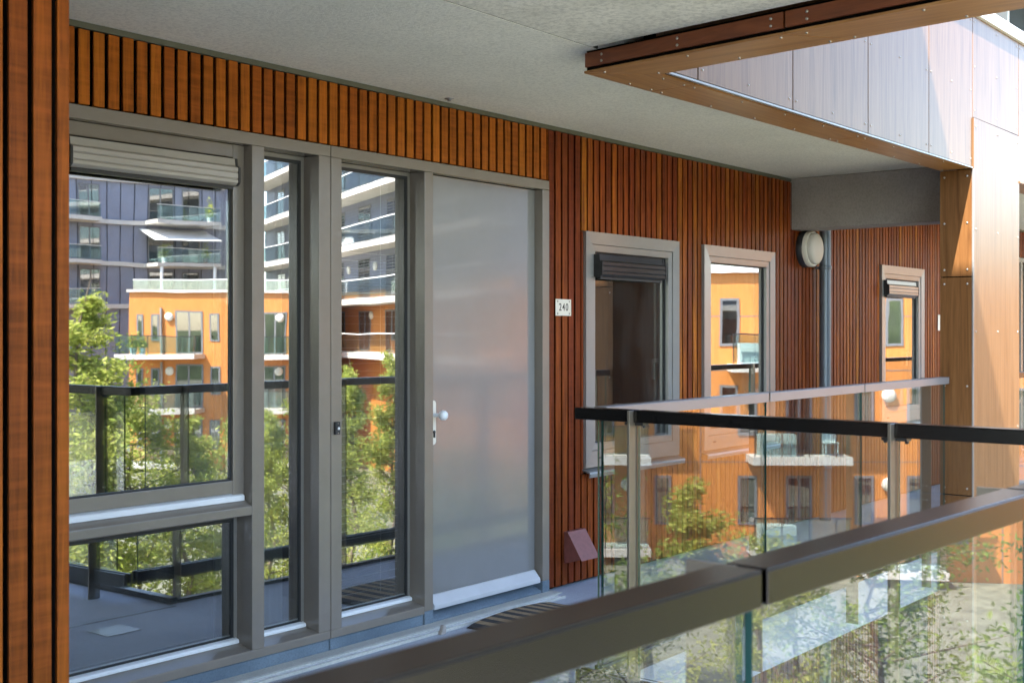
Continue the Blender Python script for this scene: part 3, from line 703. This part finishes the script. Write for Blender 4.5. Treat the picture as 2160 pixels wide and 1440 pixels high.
# kerb along the open edge, seen mirrored in the low pane
tag(MB().box(4.30, 4.355, 0.6, 3.148, FZ+0.0005, FZ+0.035).build('edge_angle', M['black_steel'], None, 0.003), 'dark steel angle along the open edge of the landing floor', 'edge trim')
tag(MB().box(4.36, 9.0, 3.10, 3.15, FZ+0.0005, FZ+0.02).build('edge_angle', M['black_steel'], None, 0.003), 'dark steel angle along the open edge of the far gallery floor', 'edge trim')
tag(MB().box(1.9, 4.3, 3.19, 3.215, FZ+0.0002, FZ+0.0012).build('floor_joint', M['black_steel']), kind='structure')
tag(MB().box(3.64, 3.84, 3.36, 3.54, FZ+0.001, FZ+0.004).build('floor_hatch', M['alu']), 'square metal inspection hatch set in the gallery floor', 'hatch')

# ------------------------------------------------------------------ trees in the courtyard
def leafcrown(rng, n, shape, size):
    m = MB()
    for _ in range(n):
        c = shape(rng)
        if c is None: continue
        s = size*rng.uniform(0.6, 1.35)
        u = Vector((rng.gauss(0,1), rng.gauss(0,1), rng.gauss(0,0.7))).normalized(); w = u.orthogonal().normalized()
        w = (Matrix.Rotation(rng.uniform(0, 6.28), 3, u) @ w); v = u.cross(w)
        m.add([c-w*s, c+v*s*0.42+u*s*0.1, c+w*s, c-v*s*0.42+u*s*0.1], [(0,1,2,3)])
    return m
def make_tree(h, rad, conic, leaf, seed, n, size, label):
    rng = random.Random(seed)
    root = empty('birch_tree' if leaf is M['leaf1'] else 'leafy_tree', (0, 0, 0), label, 'tree', 'trees in the courtyard')
    tr = MB(); pts = [Vector((0, 0, 0))]
    for k in range(1, 9): pts.append(Vector((rng.uniform(-0.09, 0.09)*k**0.5, rng.uniform(-0.09, 0.09)*k**0.5, h*0.97*k/8)))
    for k in range(8): tr.tube(pts[k], pts[k+1], 0.013*h*(1-k/8.4), 0.013*h*(1-(k+1)/8.4), 8)
    limbs = []
    for k in range(46):
        t = rng.uniform(0.14, 0.97); i = int(t*8); b = pts[min(i, 7)].lerp(pts[min(i+1, 8)], t*8-i)
        rr = rad*((1-t)**0.75 if conic else math.sin(math.pi*min(1, 0.12+t*0.86))**0.7)*rng.uniform(0.55, 1.08)
        a = rng.uniform(0, 6.28); e = b+Vector((math.cos(a)*rr, math.sin(a)*rr, rr*rng.uniform(0.15, 0.75)))
        tr.tube(b, e, 0.004*h*(1-t)+0.012, 0.006, 5); limbs.append((b, e))
    tr.build('trunk', M['bark'], root)
    def shape(r):
        b, e = r.choice(limbs); t = r.uniform(0.25, 1.08)
        c = b.lerp(e, t); s = 0.035*rad+0.07*(e-b).length
        return c+Vector((r.gauss(0, s), r.gauss(0, s), r.gauss(0, s*0.8)-0.02*h*r.random()))
    leafcrown(rng, n, shape, size).build('crown', leaf, root)
    return root
T1 = make_tree(9.0, 2.0, True, M['leaf1'], 3, 13000, 0.056, '')
T2 = make_tree(7.0, 2.5, False, M['leaf1'], 5, 10000, 0.066, '')
T3 = make_tree(6.5, 2.6, False, M['leaf2'], 9, 10000, 0.066, '')
def put(src, x, y, top, rz, label, sxy=1.0, first=False):
    h = {T1: 9.0, T2: 7.0, T3: 6.5}[src]; c = src if first else copy_tree(src)
    k = (top+6.2)/h; c.location = (x, y, -6.2); c.scale = (k*sxy, k*sxy, k); c.rotation_euler.z = rz; c['label'] = label
TREES = [  # source, mirrored pixel (x, top y), distance factor, spread
    (T1, 178, 555, 0.0100, 1.25, 'tall slim birch standing apart at the end of the courtyard row'),
    (T2, 70, 730, 0.0100, 1.0, 'broad birch hidden behind the slatted pier'),
    (T2, 285, 850, 0.0105, 1.0, 'broad birch next to the tall slim one'),
    (T1, 395, 835, 0.0105, 1.1, 'low wide birch in the middle of the row'),
    (T2, 490, 880, 0.0115, 1.0, 'rounded low birch in the middle of the row'),
    (T1, 575, 820, 0.0105, 0.9, 'birch reflected in the narrow sidelight'),
    (T2, 655, 840, 0.0120, 1.0, 'birch behind the narrow sidelight tree'),
    (T1, 745, 720, 0.0100, 0.7, 'birch reflected in the wide sidelight, left one'),
    (T1, 830, 690, 0.0105, 0.7, 'birch reflected in the wide sidelight, right one'),
    (T3, 965, 905, 0.0105, 1.0, 'dark leafy tree facing the door'),
]
used = set()
def mir(px, py, t, dm=4.54):
    u = px-1080.0
    return (t*(F_PX*CT+u*ST), 2*dm-t*(F_PX*ST-u*CT), EYE+t*(705-py))
for src, px, py, t, sp, lab in TREES:
    x, y, z = mir(px, py, t); put(src, x, y, z, px*0.37, lab, sp, src not in used); used.add(src)
for src, px, py, t, sp, lab in [
    (T1, 1535, 945, 0.0064, 1.15, 'slender birch mirrored in the long glass railing'),
    (T3, 1350, 1110, 0.0062, 0.9, 'low dark leafy tree beside the slender birch'),
    (T2, 1700, 1120, 0.0075, 0.8, 'low leafy birch in front of the orange block'),
    (T3, 1800, 1150, 0.0085, 0.8, 'dark low tree at the foot of the orange block')]:
    x, y, z = mir(px, py, t, 2.97); put(src, x, y, z, px*0.21, lab, sp, src not in used); used.add(src)
for k, (x, y, top) in enumerate([(62, -8, 6.5), (68, -3, 8), (58, -14, 5.5), (75, 4, 7), (72, -16, 9)]):
    put((T3, T2)[k % 2], x, y, top, k*1.7, ('dark rounded tree far behind the orange block', 'pale rounded tree far behind the orange block')[k % 2], 1.3)

# ------------------------------------------------------------------ blocks across the courtyard
def axes(p, q, face):
    p, q = Vector(p), Vector(q); d = (q-p).normalized(); n = Vector((-d.y, d.x))
    if n.dot(Vector(face)) < 0: n = -n
    return p, d, n, (q-p).length
def fwin(root, p, d, n, s0, s1, z0, z1, drape=None, fm='farframe', bar=False):
    f = MB(); k = 0.09
    f.obox(p, d, n, s0, s1, -0.02, 0.035, z1-k, z1); f.obox(p, d, n, s0, s1, -0.02, 0.035, z0, z0+k)
    f.obox(p, d, n, s0, s0+k, -0.02, 0.035, z0+k, z1-k); f.obox(p, d, n, s1-k, s1, -0.02, 0.035, z0+k, z1-k)
    if bar: f.obox(p, d, n, (s0+s1)/2-0.05, (s0+s1)/2+0.05, -0.02, 0.034, z0+k, z1-k)
    w = f.build('window', M[fm], root)
    MB().obox(p, d, n, s0+k, s1-k, 0.012, 0.02, z0+k, z1-k).build('pane', M['farglass'], w)
    MB().obox(p, d, n, s0+k, s1-k, 0.002, 0.006, z0+k, z1-k).build('reveal', M['black'], w)
    if drape: MB().obox(p, d, n, s0+k+drape[0]*(s1-s0-2*k), s0+k+drape[1]*(s1-s0-2*k), 0.007, 0.011, z0+k, z1-k).build('drape', M['drape'], w)
def balcony(root, p, d, n, s0, s1, z, dep, rail='glass', side=True):
    MB().obox(p, d, n, s0, s1, 0.002, dep, z-0.26, z).build('balcony_slab', M['bslab'], root)
    if rail == 'glass':
        b = MB().obox(p, d, n, s0+0.05, s1-0.05, dep-0.09, dep-0.07, z+0.06, z+1.02).build('balcony_railing', M['farrail'], root)
        MB().obox(p, d, n, s0+0.03, s1-0.03, dep-0.11, dep-0.05, z+1.021, z+1.07).build('top_rail', M['bslab'], b)
    else:
        m = MB().obox(p, d, n, s0+0.03, s1-0.03, dep-0.10, dep-0.05, z+1.0, z+1.05); s = s0+0.05
        while s < s1: m.obox(p, d, n, s, s+0.03, dep-0.09, dep-0.06, z, z+1.0); s += 0.9
        b = m.build('balcony_railing', M['black_steel'], root)
        MB().obox(p, d, n, s0+0.08, s1-0.08, dep-0.076, dep-0.07, z+0.08, z+0.99).build('screen', M['farrail'], b)
def lampdot(root, p, d, n, s, z):
    c = p+d*s+n*0.02; MB().ring((c.x, c.y, z), (n.x, n.y, 0), [(0.24, 0), (0.24, 0.1), (0.15, 0.14), (0.01, 0.15)], 20).build('wall_lamp', M['lampglass'], root)
def pt(px, t): x, y, _ = mir(px, 705, t); return (x, y)

# A: orange block with roof terrace
pa, da, na, La = axes(pt(272, 0.0272), pt(648, 0.0268), (-1, 0.6))
A = empty('orange_apartment_block', (pa.x, pa.y, -6.2), 'orange clad apartment block with balconies below a roof terrace', 'building')
MB().obox(pa, da, na, 0, La, -11, 0, -6.2, 3.83).build('wall', M['orange'], A)
MB().obox(pa, da, na, -0.12, La+0.1, -11.1, 0.14, 3.832, 3.99).build('roof_edge', M['bslab'], A)
MB().obox(pa, da, na, 0.2, La-0.1, -0.05, -0.03, 4.0, 4.55).build('terrace_railing', M['farrail'], A)
MB().obox(pa, da, na, 0.2, La-0.1, -0.08, 0.0, 4.551, 4.61).build('terrace_rail_top', M['white'], A)
px2s = lambda px: (px-272)/(648-272)*La
for lv in range(3):
    z = 0.35-3.05*lv
    for a, b, h, dr, br in ((288, 302, 1.5, (0.5, 1), False), (319, 336, 1.5, None, False), (369, 428, 2.45, (0.3, 0.75), True), (443, 463, 1.6, (0, 0.5), False), (556, 604, 2.4, (0, 0.4), True), (624, 644, 1.6, None, False)):
        zb = z+0.02 if h > 2 else z+0.75
        fwin(A, pa, da, na, px2s(a), px2s(b), zb, zb+h, dr, bar=br)
    balcony(A, pa, da, na, px2s(268), px2s(432), z, 1.7, 'steel'); balcony(A, pa, da, na, px2s(548), px2s(640), z, 1.5, 'steel')
    lampdot(A, pa, da, na, px2s(357), z+2.1); lampdot(A, pa, da, na, px2s(590), z+2.1)
    c = pa+da*px2s(341)+na*0.1
    MB().tube((c.x, c.y, z), (c.x, c.y, z+2.6), 0.07).build('pipe', M['beamc'], A)
# C: blue grey block behind, two wings
pc0, dc0, nc0, Lc0 = axes(pt(60, 0.0325), (59.7, 2*4.54-75.7), (-0.23, 0.97))
C = empty('blue_apartment_block', (59.7, 2*4.54-75.7, -6.2), 'tall blue grey apartment block with pale balcony slabs and glass balustrades', 'building')
MB().obox(pc0, dc0, nc0, -4, Lc0+1.5, -9, 0, -6.2, 16.0).build('wall', M['bluewall'], C)
for z in (3.6, 6.65, 9.7, 12.75):
    MB().obox(pc0, dc0, nc0, -4, Lc0, 0.002, 0.28, z-0.3, z).build('floor_band', M['bslab'], C)
    for a in (0.6, 3.4):
        fwin(C, pc0, dc0, nc0, a, a+1.5, z+0.1, z+2.5, (0, 0.5), bar=True)
    if z < 12: balcony(C, pc0, dc0, nc0, 0.2, 4.4, z, 1.6); balcony(C, pc0, dc0, nc0, 8.2, 13.0, z, 2.6)
    fwin(C, pc0, dc0, nc0, 8.6, 10.6, z+0.1, z+2.5, (0.3, 0.8), bar=True); fwin(C, pc0, dc0, nc0, 11.2, 12.6, z+0.1, z+2.5, None)
m = MB()
for k in range(17): m.obox(pc0, dc0, nc0, -3+k*1.05, -2.96+k*1.05, 0.001, 0.03, -6.2, 15.8)
m.build('cladding_joint', M['black'], C)
# awning over one balcony
c = pc0+dc0*8.3+nc0*0.1
aw = MB(); e0 = pc0+dc0*7.9; e1 = pc0+dc0*12.9
aw.add([(e0.x+nc0.x*0.1, e0.y+nc0.y*0.1, 9.15), (e1.x+nc0.x*0.1, e1.y+nc0.y*0.1, 9.25), (e1.x+nc0.x*2.9, e1.y+nc0.y*2.9, 8.35), (e0.x+nc0.x*2.9, e0.y+nc0.y*2.9, 8.2)], [(0,1,2,3)])
ao = aw.build('awning', M['white'], C); sm = ao.modifiers.new('solidify', 'SOLIDIFY'); sm.thickness = 0.05
for s in (8.6, 12.6):
    c = pc0+dc0*s+nc0*2.45; MB().tube((c.x, c.y, 3.6), (c.x, c.y, 6.38), 0.12).build('pillar', M['white'], C)
# right wing, turned to the sun
pw0, dw0, nw0, Lw0 = axes((62.3, 2*4.54-73.8), (45.2, 2*4.54-39.3), (-0.9, -0.44))
MB().obox(pw0, dw0, nw0, 0, Lw0+6, -9, 0, 3.42, 15.6).build('wall', M['bluewall'], C)
MB().obox(pw0, dw0, nw0, 0, Lw0+6, -9, -0.01, -6.2, 3.42).build('wall', M['orange'], C)['label'] = 'orange clad lower storeys'
MB().obox(pw0, dw0, nw0, 4, Lw0+6, 0.003, 0.02, 3.43, 4.1).build('spandrel', M['orange'], C)
for z in (0.42, 3.5, 6.6, 9.7, 12.8):
    MB().obox(pw0, dw0, nw0, 0, Lw0+6, 0.021, 1.55, z-0.34, z).build('balcony_slab', M['bslab'], C)
    r_ = MB().obox(pw0, dw0, nw0, 2, Lw0+5.6, 1.44, 1.46, z+0.08, z+1.05).build('balcony_railing', M['farrail'], C)
    MB().obox(pw0, dw0, nw0, 2, Lw0+5.6, 1.42, 1.48, z+1.051, z+1.11).build('top_rail', M['white'], r_)
    for k in range(8):
        s = 3.5+k*4.9; fwin(C, pw0, dw0, nw0, s, s+2.1, z+0.06, z+2.45, (0.0, 0.45) if (k+int(z)) % 2 else (0.7, 1.0), bar=True)
        if z < 1 or z > 6: continue
        lampdot(C, pw0, dw0, nw0, s+3.2, z+1.9)
    if z > 3:
        m = MB()
        for k in range(14): m.obox(pw0, dw0, nw0, 2.6, Lw0+5, 0.0205, 0.045, z+0.2+k*0.17, z+0.24+k*0.17)
        m.build('louvre_strip', M['farframe'], C)
lampdot(C, pw0, dw0, nw0, 25.5, 2.6)
# B: second orange block, nearer, mirrored in the small windows and railings
pb, db, nb, Lb = axes(pt(1180, 0.0170), pt(2330, 0.0165), (-1, 0.6))
Bk = empty('orange_apartment_block', (pb.x, pb.y, -6.2), 'nearer orange clad apartment block with a flat white roof edge', 'building')
MB().obox(pb, db, nb, 0, Lb+3, -10, 0, -6.2, 3.66).build('wall', M['orange'], Bk)
MB().obox(pb, db, nb, -0.15, Lb+3.1, -10.1, 0.16, 3.662, 3.86).build('roof_edge', M['white'], Bk)
qs = lambda px: ((pt(px, 1)[0]*0+px)-1180)/(2330-1180)*Lb
for lv in range(3):
    z = 0.45-3.05*lv
    for i, (a, b) in enumerate(((1225, 1262), (1345, 1380), (1518, 1558), (1618, 1672), (1760, 1800), (1868, 1905), (2010, 2050), (2140, 2185), (2250, 2290))):
        tall = b-a > 50
        fwin(Bk, pb, db, nb, qs(a), qs(b), z+(0.05 if tall else 0.62), z+2.3, ((0.1, 1), (0, 0.5), (0.55, 1))[i % 3], fm='farframe', bar=tall)
    balcony(Bk, pb, db, nb, qs(1535), qs(1735), z, 1.4, 'steel'); balcony(Bk, pb, db, nb, qs(1180), qs(1330), z, 1.4, 'steel'); balcony(Bk, pb, db, nb, qs(1960), qs(2120), z, 1.4, 'steel')
    lampdot(Bk, pb, db, nb, qs(1290), z+2.0); lampdot(Bk, pb, db, nb, qs(1830), z+2.0)
    c = pb+db*qs(1590)+nb*0.7
    MB().obox(c, db, nb, -0.6, 0.6, -0.35, 0.35, z, z+0.72).build('balcony_table', M['lounge'], Bk)
m = MB()
for x in (1290, 1440, 1700, 1930, 2080): m.obox(pb, db, nb, qs(x), qs(x)+0.03, 0.001, 0.006, -6.2, 3.65)
for z in (0.2, -2.9, 2.1): m.obox(pb, db, nb, 0.0, Lb+3, 0.0005, 0.005, z, z+0.03)
m.build('cladding_joint', M['farframe'], Bk)

# balcony furniture on the steel railed balconies of the nearer orange block
for i, (sx, lv) in enumerate(((1640, 0), (1700, 1), (1240, 0))):
    z = 0.45-3.05*lv; c = pb+db*qs(sx)+nb*0.7; col_ = ('cowl', 'lounge', 'pipe')[i]
    o = empty('balcony_chair', (c.x, c.y, z), ('red brown', 'white', 'grey')[i]+' garden chair on a balcony of the nearer orange block', 'chair')
    MB().obox(c, db, nb, -0.24, 0.24, -0.24, 0.24, z+0.42, z+0.46).build('seat', M[col_], o)
    MB().obox(c, db, nb, -0.24, 0.24, -0.26, -0.22, z+0.461, z+0.92).build('backrest', M[col_], o)
    for a in (-0.2, 0.2):
        for e in (-0.2, 0.2):
            q = c+db*a+nb*e; MB().tube((q.x, q.y, z), (q.x, q.y, z+0.419), 0.022).build('leg', M[col_], o)
# pots of plants on the balconies opposite
def pot_plant(p, d, n, sx, e, z, h, seed, label, pot='lounge'):
    c = p+d*sx+n*e; rng = random.Random(seed)
    o = empty('potted_plant', (c.x, c.y, z), label, 'plant', 'potted plants on the balconies opposite')
    MB().ring((c.x, c.y, z), (0, 0, 1), [(0.16, 0), (0.21, 0.36), (0.20, 0.37)], 14).build('pot', M[pot], o)
    def sh(r_): return Vector((c.x+r_.gauss(0, 0.17), c.y+r_.gauss(0, 0.17), z+0.4+abs(r_.gauss(0, h*0.5))))
    leafcrown(rng, 260, sh, 0.085).build('foliage', M['leaf1'], o)
pot_plant(pa, da, na, px2s(300), 1.3, 0.35, 0.6, 1, 'low leafy pot plant on the steel railed balcony of the orange block')
pot_plant(pa, da, na, px2s(318), 1.3, 0.35, 0.5, 2, 'second leafy pot plant on the steel railed balcony of the orange block')
pot_plant(pc0, dc0, nc0, 8.9, 2.2, 6.65, 0.8, 3, 'potted plant under the white awning, left one')
pot_plant(pc0, dc0, nc0, 12.0, 2.2, 6.65, 0.9, 4, 'terracotta potted plant under the white awning, right one', 'cowl')
pot_plant(pc0, dc0, nc0, 12.3, 2.2, 9.7, 1.1, 5, 'tall potted shrub on the top glass balcony above the awning')

# low wooded rise closing the view beyond the courtyard
rng = random.Random(4); m = MB(); N = 96; vs = []
for k in range(N):
    a = 2*math.pi*k/N; h = rng.uniform(2.0, 7.5)
    for rad, z in ((125, -6.3), (131, h*0.55-3), (138, h), (150, -6.3)): vs.append((30+rad*math.cos(a), -20+rad*math.sin(a), z))
m.add(vs, [(4*k+j, 4*((k+1) % N)+j, 4*((k+1) % N)+j+1, 4*k+j+1) for k in range(N) for j in range(3)], 0, True)
tag(m.build('hills', plain('wooded_hills', (0.07, 0.10, 0.035), 0.95, var=0.5, vs=0.35, bp=0.6, bs_=1.5)), kind='structure')
